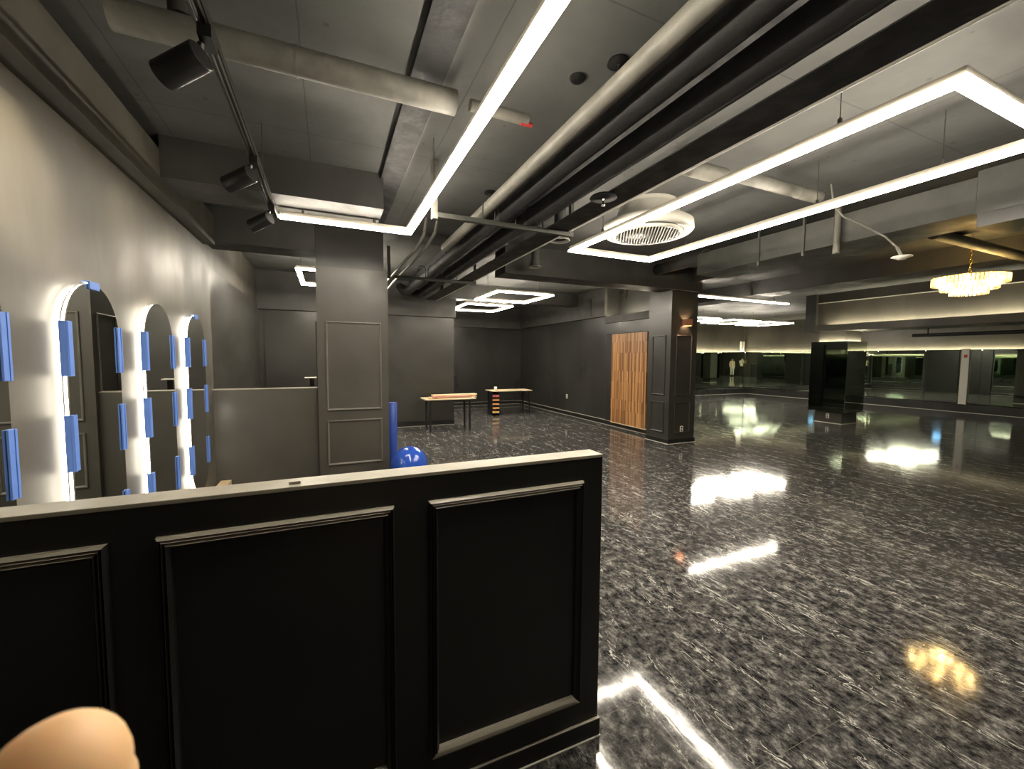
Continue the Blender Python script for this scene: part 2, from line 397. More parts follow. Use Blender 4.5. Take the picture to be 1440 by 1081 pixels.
for x0, x1 in ((.282, .866), (-.406, .176), (-1.09, -.500)):
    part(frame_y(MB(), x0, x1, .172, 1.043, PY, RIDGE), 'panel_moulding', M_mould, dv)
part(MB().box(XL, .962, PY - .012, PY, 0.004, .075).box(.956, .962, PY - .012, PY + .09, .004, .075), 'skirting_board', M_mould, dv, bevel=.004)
part(MB().box(XL, .963, PY - .016, PY, 0, .004), 'floor_bead', M_offw, dv)
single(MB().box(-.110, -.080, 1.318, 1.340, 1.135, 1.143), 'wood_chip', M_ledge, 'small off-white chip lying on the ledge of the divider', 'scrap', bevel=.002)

# ------------------------------------------------------------------ pillars
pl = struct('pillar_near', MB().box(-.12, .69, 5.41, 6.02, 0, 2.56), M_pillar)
struct('pillar_near_upper', MB().box(-.115, .65, 5.445, 6.0, 2.56, ZC), M_wallmid)
pl['label'] = 'wide black pillar with two moulded panels behind the divider'
for z0, z1 in ((.185, .736), (.851, 1.924)):
    struct('panel_moulding', frame_y(MB(), -.03, .605, z0, z1, 5.41, SMALL), M_mould2, parent=pl)
    struct('panel_moulding', frame_x(MB(), 5.50, 5.93, z0, z1, -.12, SMALL), M_mould2, parent=pl)
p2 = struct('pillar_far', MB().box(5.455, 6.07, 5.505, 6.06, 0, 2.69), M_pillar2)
p2['label'] = 'black moulded pillar with copper wall light beside the wooden door'
for z0, z1 in ((.185, .736), (.851, 1.924)):
    struct('panel_moulding', frame_y(MB(), 5.575, 5.95, z0, z1, 5.505, SMALL), M_pillar2, parent=p2)
    struct('panel_moulding', frame_x(MB(), 5.62, 5.95, z0, z1, 5.455, SMALL), M_pillar2, parent=p2)
struct('baseboard_pillar', MB().box(5.44, 6.085, 5.49, 6.06, 0, .085), M_panel, bevel=.004)
struct('trim_pillar_bead', MB().box(5.436, 6.089, 5.486, 6.06, 0, .006), M_offw)

# half wall between left wall and near pillar
struct('wall_half', MB().box(XL, -.12, 5.46, 5.56, 0, 1.125), M_pillar)
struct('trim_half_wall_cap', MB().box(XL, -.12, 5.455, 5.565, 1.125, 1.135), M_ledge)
st = thing('stand', (-.24, 7.1, 0), 'thin black stand with a small white top showing over the half wall', 'stand')
part(MB().lathe((-.24, 7.1, 0), [(.14, 0), (.14, .012), (.02, .02)], 24), 'base', M_black, st)
part(MB().box(-.27, -.21, 7.085, 7.115, .012, 1.17), 'post', M_black, st)
part(MB().box(-.34, -.16, 7.03, 7.17, 1.17, 1.185), 'top', M_white, st, bevel=.003)
single(MB().obox((-1.07, 5.2, .06), (.05, 0, 0), (0, .24, 0), (0, 0, .06)), 'lit_ledge_block', M_plank, 'low ledge block painted pale as if lit, at the foot of the last arched mirror', 'timber', bevel=.003)  # pale pine block stands in for a brightly lit low ledge

# ------------------------------------------------------------------ arched mirrors with glowing rims
def capsule(y0, y1, z0, z1, x, n=20):
    r = (y1 - y0) / 2; c = (y0 + y1) / 2; pts = []
    for i in range(n + 1):
        a = PI * i / n; pts.append((x, c + r * math.cos(a), z1 - r + r * math.sin(a)))
    for i in range(n + 1):
        a = PI + PI * i / n; pts.append((x, c + r * math.cos(a), z0 + r + r * math.sin(a)))
    return pts
ORD = ['first', 'second', 'third', 'fourth']
mirrors = [(1.68, 2.22), (2.62, 3.16), (3.535, 4.075), (4.455, 4.995)]
mlab = ['arched mirror cut off by the left edge of view', 'large arched mirror reflecting the moulded pillar', 'middle arched mirror of the three seen whole', 'arched mirror closest to the half wall and farthest away']
for (y0, y1), lb in zip(mirrors, mlab):
    t = thing('arched_mirror', (-1.14, (y0 + y1) / 2, .22), lb + ', glowing rim', 'mirror', 'arched mirrors on the left wall')
    def rim(inset, xa, xb, thick):
        outer = capsule(y0 + inset, y1 - inset, .22 + inset, 1.87 - inset, 0); inner = capsule(y0 + inset + thick, y1 - inset - thick, .22 + inset + thick, 1.87 - inset - thick, 0)
        n = len(outer)
        vs = [(xa, p[1], p[2]) for p in outer] + [(xb, p[1], p[2]) for p in outer] + [(xa, p[1], p[2]) for p in inner] + [(xb, p[1], p[2]) for p in inner]
        fs = []
        for i in range(n):
            j = (i + 1) % n
            fs += [(i, j, n + j, n + i), (2 * n + i, 3 * n + i, 3 * n + j, 2 * n + j), (i, 2 * n + i, 2 * n + j, j), (n + i, n + j, 3 * n + j, 3 * n + i)]
        return MB().add(vs, fs)
    part(MB().prism(capsule(y0, y1, .22, 1.87, XL + .040), (.006, 0, 0)), 'glass', M_mirror_arch, t)
    part(MB().prism(capsule(y0 + .03, y1 - .03, .25, 1.84, XL), (.040, 0, 0)), 'backing', M_black, t)
    part(rim(.016, XL + .004, XL + .016, .012), 'light_strip', M_halo2, t)
    part(rim(.004, XL + .020, XL + .026, .024), 'rim', M_alu2, t)
    part(rim(.010, XL + .027, XL + .039, .016), 'light_strip', M_halo, t)
# blue foam guards clipped over the mirror edges
mname = ['leftmost arched mirror', 'big arched mirror', 'middle arched mirror', 'farthest arched mirror']
def guard(y, z0, z1, side, lab):
    mb = MB(); w = .046
    if side == 'near': a, b = y - .009, y - .009 + w
    else: a, b = y + .009 - w, y + .009
    f0 = XL + .0475
    mb.box(f0, f0 + .008, a, b, z0, z1)                                  # lip over the face
    e = (a, a + .008) if side == 'near' else (b - .008, b)
    mb.box(XL + .024, f0, e[0], e[1], z0, z1)                            # wall of the channel
    g = (a + .002, a + .016) if side == 'near' else (b - .016, b - .002)
    mb.box(f0 + .008, f0 + .011, g[0], g[1], z0, z1)                     # ridge along the fold
    return single(mb, 'foam_guard', M_blue, lab, 'foam guard', 'blue foam guards on the arched mirrors', bevel=.0015)
lev = {'upper': (1.40, 1.66), 'middle': (.945, 1.215), 'lower': (.44, .70)}
for i, (y0, y1) in enumerate(mirrors):
    for side, y in (('near', y0), ('far', y1)):
        for nm, (z0, z1) in lev.items():
            dz = .0
            guard(y, z0 + dz, z1 + dz, side, 'blue foam guard, %s of three on the %s edge of the %s' % (nm, 'left' if side == 'near' else 'right', mname[i]))
for i in (1, 3):
    y = sum(mirrors[i]) / 2
    single(MB().box(XL + .0475, XL + .0555, y - .05, y + .05, 1.84, 1.88).box(XL + .024, XL + .0475, y - .05, y + .05, 1.872, 1.88), 'foam_guard', M_blue,
           'small blue foam guard on the very top of the %s' % mname[i], 'foam guard', 'blue foam guards on the arched mirrors', bevel=.0015)

# ------------------------------------------------------------------ LED lamps
def lamp(name, loc, label, segs, z, cat='ceiling light', group=None, w=.062, h=.056, mat=None, hang=()):
    """segs: axis-aligned runs (x0,x1,y0,y1) of centre lines; housing above, diffuser below, wires up to the slab"""
    t = thing(name, loc, label, cat, group)
    hb, df, lip = MB(), MB(), MB()
    for x0, x1, y0, y1 in segs:
        xa, xb, ya, yb = min(x0, x1), max(x0, x1), min(y0, y1), max(y0, y1)
        hb.box(xa - w / 2 + .006, xb + w / 2 - .006, ya - w / 2 + (.006 if ya == yb or len(segs) < 3 else -.006), yb + w / 2 - (.006 if ya == yb or len(segs) < 3 else -.006), z + .020, z + h)
        df.box(xa - w / 2, xb + w / 2, ya - w / 2, yb + w / 2, z, z + .0195)
    part(hb, 'housing', M_house, t); part(df, 'diffuser', mat or M_led, t)
    for x, y, *zt in hang:
        part(MB().tube([(x, y, z + h), (x, y, zt[0] if zt else ZC)], .003, 6).lathe((x, y, z + h), [(.012, 0), (.012, .03), (.004, .04)], 10), 'wire', M_steel, t)
    return t
def rect(x0, x1, y0, y1):
    return [(x0, x1, y0, y0), (x0, x1, y1, y1), (x0, x0, y0 + .062, y1 - .062), (x1, x1, y0 + .062, y1 - .062)]
ZL = 2.70
lamp('linear_light', (.2, 2, ZL), 'L-shaped linear ceiling light running overhead from the track to the view top', [(-.335, .735, 4.18, 4.18), (.735, .735, .50, 4.18 - .062)], ZL, hang=((-.18, 4.18, 2.80), (.42, 4.18, 2.80), (.735, 3.1), (.735, 1.3)))
lamp('linear_light', (3.1, 2.5, ZL), 'large rectangular ring ceiling light around the round air conditioner', rect(2.53, 3.64, .93, 4.07), ZL, hang=((2.53, 1.4), (2.53, 3.5), (3.64, 1.4), (3.64, 3.5), (3.64, 2.15)))
GS = 'square ring lights at the far end'
lamp('square_light', (3.4, 7.6, ZL), 'square ring ceiling light nearer of the pair before the back wall', rect(2.84, 3.96, 7.08, 8.28), ZL, group=GS, mat=M_led2, hang=((2.84, 7.6), (3.96, 7.6)))
lamp('square_light', (3.4, 9.6, ZL), 'square ring ceiling light closest to the back wall corner', rect(2.86, 3.96, 9.0, 10.25), ZL, group=GS, mat=M_led2, hang=((2.86, 9.6), (3.96, 9.6)))
lamp('square_light', (.2, 7.1, ZL), 'square ring ceiling light half hidden behind the wide near pillar', rect(-.36, .75, 6.5, 7.85), ZL, mat=M_led2, hang=((-.36, 7.1), (.75, 7.1)))
lamp('linear_light', (7.6, 5.9, ZL), 'straight ceiling light bar right of the moulded pillar', [(6.15, 9.12, 5.9, 5.9)], ZL, mat=M_led2, hang=((6.6, 5.9), (8.7, 5.9)))
for x0, x1, lb in ((9.5, 10.72, 'left'), (11.35, 12.5, 'middle'), (13.0, 14.1, 'right')):
    lamp('square_light', ((x0 + x1) / 2, 9.4, ZL), 'far ring light over the mirrored hall, %s one of three in a row' % lb, rect(x0, x1, 8.9, 10.1), ZL, group='ring lights over the mirrored hall', mat=M_led2, hang=((x0, 9.5), (x1, 9.5)))

# track with spotlights
tr = thing('track_rail', (-.39, 2.2, 2.70), 'black lighting track hung on wires beside the left wall', 'lighting track')
part(MB().box(-.408, -.372, -.5, 4.2, 2.705, 2.74), 'rail', M_black, tr)
part(MB().box(-.402, -.396, -.5, 4.2, 2.700, 2.705).box(-.384, -.378, -.5, 4.2, 2.700, 2.705), 'contact_strip', M_alu, tr)
part(MB().tube([(-.43, -.5, 2.76), (-.432, 1.5, 2.75), (-.428, 2.6, 2.765), (-.43, 4.1, 2.75)], .008, 8), 'cable', M_black, tr)
for y in (.6, 1.9, 3.4):
    part(MB().tube([(-.39, y, 2.74), (-.39, y, ZC)], .003, 6), 'wire', M_steel, tr)
spots = [(.95, 'first', False), (1.95, 'largest black track spotlight, near the top left of the view', True), (3.02, 'middle black track spotlight, its lens edge lit', True), (3.88, 'smallest black track spotlight, where track meets the linear light', True)]
def spot_head(y, lab, lit):
    t = thing('track_spotlight', (-.42, y, 2.52), lab, 'spotlight', 'black spotlights on the track')
    c = Vector((-.47, y - .0, 2.565)); d = Vector((-.80, .48, -.34)).normalized()
    part(MB().box(-.412, -.368, y - .05, y + .05, 2.66, 2.705).tube([(-.41, y, 2.66), (-.425, y + .005, 2.60)], .012, 10), 'bracket', M_black, t)
    a, b = c - d * .085, c + d * .085
    part(MB().tube([a, a + d * .004, b, b + d * .002], [.046, .05, .05, .05], 28, caps=False).tube([a, a + d * .002], .046, 28).tube([b - d * .012, b - d * .010], .049, 28), 'barrel', M_black, t)
    e = b - d * .009
    part(MB().tube([e, e + d * .003], .044, 28), 'lens', M_spotlens if lit else M_spotlens, t)
    l = D.lights.new('spot_beam', 'SPOT'); l.energy = 38 if y < 2.5 else 6; l.color = (1, .86, .60); l.spot_size = math.radians(50); l.spot_blend = .8; l.shadow_soft_size = .045
    lo = D.objects.new('spot_beam', l); COL.objects.link(lo); lo.parent = t
    p = b + d * .012
    lo.location = p - WORLD(t); lo.rotation_euler = d.to_track_quat('-Z', 'Y').to_euler()
for y, lab, lit in spots[1:]: spot_head(y, lab, lit)

# ------------------------------------------------------------------ ceiling services
single(MB().tube([(-.83, 2.42, 2.97), (.70, 2.42, 2.97)], .066, 24).tube([(-.12, 2.42, 2.97), (-.112, 2.42, 2.97)], .070, 24), 'pipe', M_pipe_grey, 'grey pipe crossing under the slab and ending beside the linear light', 'pipe')
single(MB().tube([(-.58, 2.42, 3.03), (-.58, 2.42, ZC)], .05, 16), 'pipe_stub', M_beam, 'short dark pipe stub rising above the grey pipe end', 'pipe')
vp = thing('valve_pipe', (1.05, 2.45, 2.97), 'thin pipe with a red end just right of the linear light', 'pipe')
part(MB().tube([(.80, 2.45, 3.0), (1.18, 2.45, 3.0)], .034, 16).tube([(.98, 2.45, 3.0), (.98, 2.45, ZC)], .012, 8), 'tube', M_pipe_grey, vp)
part(MB().tube([(1.13, 2.45, 2.975), (1.21, 2.45, 2.975)], .014, 12), 'handle', M_red, vp)
single(MB().tube([(-.95, 4.62, 2.93), (-.30, 4.62, 2.93)], .045, 18).tube([(-.62, 4.62, 2.95), (-.62, 4.62, ZC)], .035, 12), 'pipe', M_duct, 'short dark grey tee pipe above the smallest spotlight', 'pipe')
single(MB().tube([(1.30, YN, 2.81), (1.30, 4.95, 2.81)], .05, 24), 'pipe', M_pipe_grey, 'long pale grey pipe running beside the black pipes', 'pipe')
dark = [(1.475, .075, 2.81, 'nearest to the grey pipe'), (1.74, .085, 2.79, 'alongside the cable tray')]
single(MB().box(1.53, 2.08, YN, 8.7, 2.93, 3.06), 'air_duct', M_pipe_dark, 'flat black plate added above the black pipe bundle to hide the slab', 'duct')  # plate added to black out the slab between the pipes
for x, r, z, lb in dark:
    single(MB().tube([(x, YN, z), (x, 8.5, z), (x - .03, 8.85, z + .05), (x - .1, 8.97, z + .18)], r, 24), 'pipe', M_pipe_dark, 'black insulated pipe in the overhead bundle, %s' % lb, 'pipe', 'black overhead pipes')
ty = thing('cable_tray', (2.05, 3, 2.69), 'long black cable tray with a thin highlight painted on its lower edge', 'cable tray')
part(MB().box(1.87, 2.10, YN, 8.7, 2.70, 2.706).box(2.094, 2.10, YN, 8.7, 2.70, 2.80), 'tray', M_pipe_dark, ty)
part(MB().tube([(2.108, YN, 2.700), (2.108, 8.7, 2.700)], .010, 12), 'highlight_strip', M_white, ty)  # white tube stands in for the lamp's highlight along the edge
for y, lb in ((3.46, 'nearer steel hanger bar crossing under the pipe bundle'), (6.3, 'farther steel hanger bar crossing under the pipe bundle')):
    t = thing('pipe_hanger', (1.45, y, 2.64), lb, 'hanger')
    part(MB().box(.82, 2.12, y - .02, y + .02, 2.655, 2.695), 'bar', M_duct, t)
    part(MB().box(.80, .845, y - .022, y + .022, 2.64, ZC), 'post', M_pipe_grey if y < 4 else M_duct, t)
    part(MB().box(2.12, 2.15, y - .02, y + .02, 2.655, ZC), 'post', M_duct, t)
    for x, r, z, _ in dark + [(1.30, .05, 2.81, '')]:
        mb = MB(); n = 12
        mb.tube([(x + (r + .006) * math.cos(PI * i / n), y, z + (r + .006) * math.sin(PI * i / n)) for i in range(n + 1)], .005, 6)
        mb.tube([(x - r - .006, y, z), (x - r - .006, y, 2.70)], .005, 6).tube([(x + r + .006, y, z), (x + r + .006, y, 2.70)], .005, 6)
        part(mb, 'clamp', M_steel, t)
# thin conduits right of the near pillar
for k, (x, z, lb) in enumerate(((.84, 2.66, 'left'), (.97, 2.70, 'right'))):
    single(MB().tube([(x - .02, 9.0, z - .06), (x, 7.0, z), (x + .02, 5.9, z), (x + .04, 5.35, z + .02), (x + .13, 5.05, z + .12), (x + .20, 4.9, z + .26), (x + .22, 4.86, ZC)], .018, 10), 'conduit', M_pipe_grey, 'thin bent conduit at the pillar shoulder, %s one of two' % lb, 'conduit', 'conduits behind the near pillar')
# slab fittings
def disc(x, y, r, z, lab, nm='ceiling_disc'):
    single(MB().lathe((x, y, z), [(0, 0), (r * .8, 0), (r, .012), (r, .02)], 24), nm, M_matte, lab, 'ceiling fitting')
disc(1.33, 2.11, .045, ZC - .02, 'dark round plug in the slab between the linear light and grey pipe')
def sprinkler(x, y, z, lab, r=.06):
    t = thing('sprinkler', (x, y, z - .07), lab, 'sprinkler')
    part(MB().lathe((x, y, z - .02), [(.01, 0), (r, .006), (r * .9, .02), (0.005, .02)], 20), 'collar', M_matte, t)
    part(MB().lathe((x, y, z - .07), [(0, 0), (.014, .004), (.014, .012), (.007, .02), (.007, .05), (.01, .055)], 12), 'nozzle', M_chrome, t)
sprinkler(1.46, 1.91, ZC, 'sprinkler with black collar beside the long grey pipe')
sprinkler(1.46, 3.85, ZC, 'small chrome sprinkler above the hanger bar')
sprinkler(1.87, 2.59, 2.69, 'chrome sprinkler with wide black collar over the cable tray', .10)
single(MB().tube([(2.45, 2.44, 2.96), (2.92, 2.44, 2.96)], .06, 20), 'pipe', M_pipe_grey, 'stub of grey pipe beside the cable tray edge', 'pipe')
gp = thing('pipe', (3.6, 2.42, 2.9), 'grey pipe with a capped end inside the large ring light', 'pipe')
part(MB().tube([(3.05, 2.40, 2.97), (3.78, 2.40, 2.97)], .05, 20), 'tube', M_pipe_grey, gp)
part(MB().tube([(3.78, 2.40, 2.97), (3.80, 2.40, 2.97), (4.08, 2.40, 2.97)], [.054, .054, .054], 20), 'cap', M_pipe_grey, gp)

# round cassette air conditioner
ac = thing('air_conditioner', (3.06, 3.45, 2.80), 'round white ceiling air conditioner with a slatted disc', 'air conditioner')
cx, cy = 3.06, 3.46
part(MB().lathe((cx, cy, 2.80), [(.30, .26), (.32, .16), (.40, .12), (.445, .09), (.45, .02), (.43, .0), (.38, .005), (.36, .05), (.30, .07), (0, .07)], 64), 'casing', M_white, ac)
mb = MB().lathe((cx, cy, 2.775), [(.345, .03), (.352, .010), (.34, 0), (.318, .0), (.312, .012), (.312, .03)], 64)
part(MB().lathe((cx, cy, 2.80), [(0, 0), (.315, 0), (.315, .02), (0, .02)], 48), 'filter', M_black, ac)
part(mb, 'disc', M_white, ac)
mb = MB()
gd, gn = Vector((.60, .80, 0)), Vector((.80, -.60, 0))
for i in range(-10, 11):
    q = i * .0295; hl = math.sqrt(max(.312 ** 2 - q * q, 0))
    mb.obox(Vector((cx, cy, 2.786)) + gn * q, gn * .0048, gd * hl, Vector((0, 0, .009)))
part(mb, 'grille', M_white, ac)
part(MB().lathe((cx, cy, 3.06), [(.29, 0), (.29, .04)], 32), 'neck', M_offw, ac)
# round diffusers
def diffuser(x, y, z, r, lab):
    t = thing('air_diffuser', (x, y, z), lab, 'air diffuser')
    part(MB().lathe((x, y, z), [(r, .0), (r * 1.02, .012), (r * .75, .07), (r * .6, .14), (r * .6, ZC - z)], 32, closed=True), 'cone', M_duct, t)
    part(MB().lathe((x, y, z), [(r * .86, .02), (r, 0), (r * 1.02, .012), (r * .9, .03)], 32, closed=True), 'rim', M_white, t)
    part(MB().lathe((x, y, z + .03), [(0, 0), (r * .6, .01), (0, .03)], 24), 'plate', M_offw, t)
diffuser(2.235, 3.84, 2.72, .10, 'small round diffuser cone behind the cable tray edge')
diffuser(2.62, 5.15, 2.74, .09, 'tiny white round diffuser beyond the ring light')
rg = thing('duct_end', (5.1, 4.9, 2.98), 'round duct end with a pale ring facing the viewer', 'duct')
rx, ry, rz = 5.05, 4.45, 2.985
part(MB().lathe((rx, ry, rz), [(.085, 0), (.112, -.01), (.115, .02), (.10, .05), (.085, .04)], 32, 'y', closed=True), 'ring', M_duct, rg)
part(MB().lathe((rx, ry, rz), [(0, .02), (.086, .02), (.086, 1.01), (0, 1.01)], 32, 'y'), 'tube', M_beam, rg)

# large rectangular duct on the right and its joint
du = thing('air_duct', (5.1, 2, 2.69), 'big rectangular grey air duct running along the right ceiling', 'duct')
part(MB().box(4.80, 5.32, 1.60, 4.4, 2.69, 2.98), 'duct_run', M_duct, du, bevel=.006)
part(MB().box(4.72, 5.40, -2.6, 1.60, 2.66, 3.0), 'sleeve', M_duct, du, bevel=.006)
part(MB().box(4.72, 5.2, 1.2, 1.585, 2.56, 2.662), 'underside_box', M_black, du)
for y, z in ((2.6, 2.62), (2.95, 2.66), (3.47, 2.66)):
    part(MB().box(4.782, 4.80, y - .012, y + .012, z, ZC).tube([(4.79, y, z - .02), (4.79, y, z + .05)], .012, 8), 'hanger_rod', M_duct, du)
single(MB().tube([(4.755, 2.6, 2.60), (4.755, 2.6, ZC)], .03, 14).lathe((4.755, 2.6, 2.585), [(0, 0), (.035, .0), (.035, .012), (0, .012)], 14), 'pipe_drop', M_pipe_grey, 'short vertical grey pipe in front of the big air duct', 'pipe')
single(MB().tube([(5.7, 2.22, 2.80), (8.4, 2.22, 2.80)], .055, 18), 'pipe', M_pipe_grey, 'slanting grey pipe lit gold above the chandelier', 'pipe')
single(MB().box(5.9, 6.3, -2.5, 5.46, 2.86, ZC), 'air_duct', M_beam, 'dark duct beyond the big grey air duct', 'duct')
struct('beam_hall', MB().box(8.0, 8.5, YN, YF, 2.82, ZC), M_beam)

# dish sensor on a bent cable
ds = thing('dish_sensor', (4.6, 2.0, 2.38), 'small white dish on a curved cable right of the ring light', 'sensor')
pts = [(4.22, 2.38, ZC), (4.25, 2.36, 2.9), (4.31, 2.31, 2.80), (4.42, 2.22, 2.72), (4.55, 2.10, 2.60), (4.62, 2.04, 2.50), (4.65, 2.02, 2.44)]
part(MB().tube(pts, .008, 8).tube([(4.62, 2.04, 2.50), (4.65, 2.02, 2.43)], .013, 10), 'cable', M_pipe_grey, ds)
part(MB().lathe((4.655, 2.018, 2.40), [(0, -.012), (.03, -.008), (.035, 0), (.075, .016), (.07, .022), (.02, .03), (0, .032)], 24), 'dish', M_white, ds)

# ------------------------------------------------------------------ chandelier
CX, CY = 7.22, 2.45
ch = thing('chandelier', (CX, CY, 2.31), 'glowing tiered crystal chandelier on a gold chain', 'chandelier')
mb = MB()
for i in range(9):
    z = 2.62 + i * .05
    mb.tube([(CX + .012 * math.cos(a) * (1 if i % 2 else 0), CY + .012 * math.cos(a) * (0 if i % 2 else 1), z + .03 * math.sin(a)) for a in [2 * PI * k / 12 for k in range(13)]], .004, 6)
part(mb, 'chain', M_gold, ch)
part(MB().lathe((CX, CY, 2.50), [(.02, 0), (.012, .03), (.02, .06), (.012, .09), (.006, .12)], 14), 'stem', M_gold, ch)
for k, (R, z0, z1) in enumerate(((.33, 2.44, 2.53), (.25, 2.375, 2.46), (.165, 2.315, 2.395))):
    n = int(2 * PI * R / .034); mb = MB()
    for j in range(n):
        a = 2 * PI * j / n; u = Vector((math.cos(a), math.sin(a), 0)); v = Vector((-math.sin(a), math.cos(a), 0))
        mb.obox(Vector((CX, CY, (z0 + z1) / 2)) + u * R, u * .005, v * .012, Vector((0, 0, (z1 - z0) / 2)))
    tier = part(mb, 'crystal_tier', M_crystal, ch)
    rb = MB().lathe((CX, CY, z1), [(R - .012, 0), (R + .008, 0), (R + .008, .008), (R - .012, .008), (R - .012, 0)], 40, closed=True)
    rb.box(CX - R, CX + R, CY - .006, CY + .006, z1, z1 + .008).box(CX - .006, CX + .006, CY - R, CY + R, z1, z1 + .008)
    o = rb.build('ring', M_gold, tier, origin=WORLD(ch)); o.location = (0, 0, 0)
bm_ = MB()
for R, z, n in ((.27, 2.485, 8), (.19, 2.42, 6), (.08, 2.36, 4)):
    for j in range(n):
        a = 2 * PI * (j + .3) / n
        p = MB().lathe((CX + R * math.cos(a), CY + R * math.sin(a), z - .02), [(0, 0), (.014, .012), (.017, .025), (.010, .042), (0, .05)], 12)
        part(p, 'bulb', M_bulb, ch)

# ------------------------------------------------------------------ mirrored hall on the right
MZ0, MZ1 = .27, 1.84
struct('baseboard_far', MB().box(7.07, 17.0, 12.62, YF, 0, .24), M_wallfar, bevel=.004)
struct('baseboard_hall', MB().box(16.98, XR, YN, 12.62, 0, .24), M_wallfar, bevel=.004)
struct('trim_far_bead', MB().box(7.07, 17.0, 12.615, 12.62, 0, .008).box(16.975, 16.98, YN, 12.62, 0, .008), M_offw)
nx = 0
xs = [17.03 - 1.22 * i for i in range(9)]
ORDS = ['first', 'second', 'third', 'fourth', 'fifth', 'sixth', 'seventh', 'eighth', 'ninth', 'tenth', 'eleventh', 'twelfth', 'thirteenth']
for i in range(8):
    single(MB().box(xs[i + 1] + .003, xs[i] - .003, 12.74, 12.75, MZ0, MZ1), 'mirror_pane', M_mirror_wall, 'tall mirror pane on the far wall of the hall, %s from its corner' % ORDS[i], 'mirror', 'mirror panes on the far wall of the hall')
ys = [12.72 - 1.22 * i for i in range(14)]
for i in range(13):
    single(MB().box(17.01, 17.02, ys[i + 1] + .003, ys[i] - .003, MZ0, MZ1), 'mirror_pane', M_mirror_wall, 'tall mirror pane on the right wall of the hall, %s from its corner' % ORDS[i], 'mirror', 'mirror panes on the right wall of the hall')
single(MB().box(7.1, 17.0, 12.76, 12.80, 1.815, 1.825), 'cove_light', M_cove, 'light strip glowing behind the top of the far wall mirrors', 'cove light')
single(MB().box(17.03, 17.06, YN + .1, 12.7, 1.815, 1.825), 'cove_light', M_cove, 'light strip glowing behind the top of the right wall mirrors', 'cove light')
struct('trim_mirror_back', MB().box(7.1, 17.05, 12.75, YF, MZ0, 1.80).box(17.02, XR, YN, 12.75, MZ0, 1.80), M_wallfar)
# bulkhead with cove
struct('beam_bulkhead', MB().box(11.05, 11.9, YN, 6.36, 2.30, ZC).box(10.92, 11.9, YN, 6.36, 2.19, 2.30).box(10.92, 10.94, YN, 6.36, 2.30, 2.345), M_wall)
single(MB().box(10.945, 10.965, YN + .1, 6.1, 2.302, 2.315), 'cove_light', M_cove2, 'light strip washing up the tall bulkhead near the chandelier', 'cove light')
struct('trim_bulkhead_edge', MB().box(11.02, 11.05, YN, 6.36, 2.875, 2.89), M_offw)
struct('beam_bulkhead_end', MB().box(10.95, 11.9, 6.36, 6.6, 2.19, ZC), M_beam)
# mirrored pillar
mp_ = thing('mirrored_pillar', (11.25, 5.97, 0), 'pillar clad in dark mirror standing alone in the hall', 'pillar')
part(MB().box(10.96, 11.56, 5.68, 6.26, 0, 2.19), 'shaft', M_pillar, mp_)
part(MB().box(10.87, 10.878, 5.60, 6.38, .28, 1.94), 'mirror_panel', M_mirror_dark, mp_, label='dark tinted mirror face')
part(MB().box(10.87, 11.64, 5.592, 5.60, .28, 1.94), 'mirror_panel', M_mirror_wall, mp_)
part(MB().box(10.878, 11.64, 5.60, 6.38, .29, .30).box(10.878, 11.64, 5.60, 6.38, 1.90, 1.91), 'backing_frame', M_black, mp_)
part(MB().box(10.95, 11.57, 5.67, 6.27, 0, .012), 'floor_bead', M_offw, mp_)
part(MB().box(10.90, 10.93, 5.66, 6.3, 1.925, 1.935).box(10.93, 11.58, 5.625, 5.65, 1.925, 1.935), 'cove_strip', M_cove2, mp_)
single(MB().tube([(11.6, 4.75, 2.045), (11.6, YN + .3, 2.045)], .035, 14).tube([(11.6, 4.5, 2.07), (11.6, 4.5, 2.19)], .012, 8).tube([(11.6, 2.5, 2.07), (11.6, 2.5, 2.19)], .012, 8), 'curtain_pole', M_black, 'black pole hung under the bulkhead at the right edge', 'pole')
for x_, lb in ((16.80, 'left'), (16.95, 'right')):
    single(MB().tube([(x_, 12.80, 1.86), (x_, 12.80, 2.30)], .045, 14), 'conduit', M_offw, 'short pale vertical pipe over the mirror corner, %s of two' % lb, 'conduit', 'pipes over the mirror corner')
ps = thing('pale_post', (16.96, 5.7, .24), 'pale narrow post with red top against the right mirrors', 'post')
part(MB().box(16.95, 17.0, 5.63, 5.80, .24, 1.86), 'board', M_white, ps, bevel=.004)
part(MB().box(16.945, 16.95, 5.67, 5.74, 1.60, 1.69), 'sticker', M_red, ps)
# mirrored back of the wall block: it answers the mirrors opposite
for a, b, nm in ((6.62, 8.15, 'nearest the pillar'), (10.56, 11.62, 'just past the door'), (11.63, 12.70, 'deepest in the corner')):
    single(MB().box(7.05, 7.062, a, b, .27, 1.84), 'mirror_pane', M_mirror_wall, 'mirror pane opposite the right wall mirrors, ' + nm, 'mirror', 'mirror panes on the back of the wall block')
struct('trim_block_panel', MB().box(7.05, 7.10, 8.2, 9.1, 0, 2.0), M_panel, bevel=.004)
# door and exit sign on the back of the wall block (seen in the mirrors)
struct('door_1', MB().box(7.05, 7.09, 9.35, 10.40, 0, 2.02), M_panel, bevel=.004)
struct('trim_1', MB().box(7.05, 7.11, 9.28, 9.35, 0, 2.09).box(7.05, 7.11, 10.40, 10.47, 0, 2.09).box(7.05, 7.11, 9.28, 10.47, 2.02, 2.09), M_black)
ex = thing('exit_sign', (7.08, 9.87, 2.11), 'small glowing blue sign above a black door, seen in the right mirrors', 'sign')
part(MB().box(7.05, 7.10, 9.72, 10.02, 2.11, 2.24), 'case', M_black, ex)
part(MB().box(7.10, 7.104, 9.735, 10.005, 2.125, 2.225), 'face', M_exit, ex)

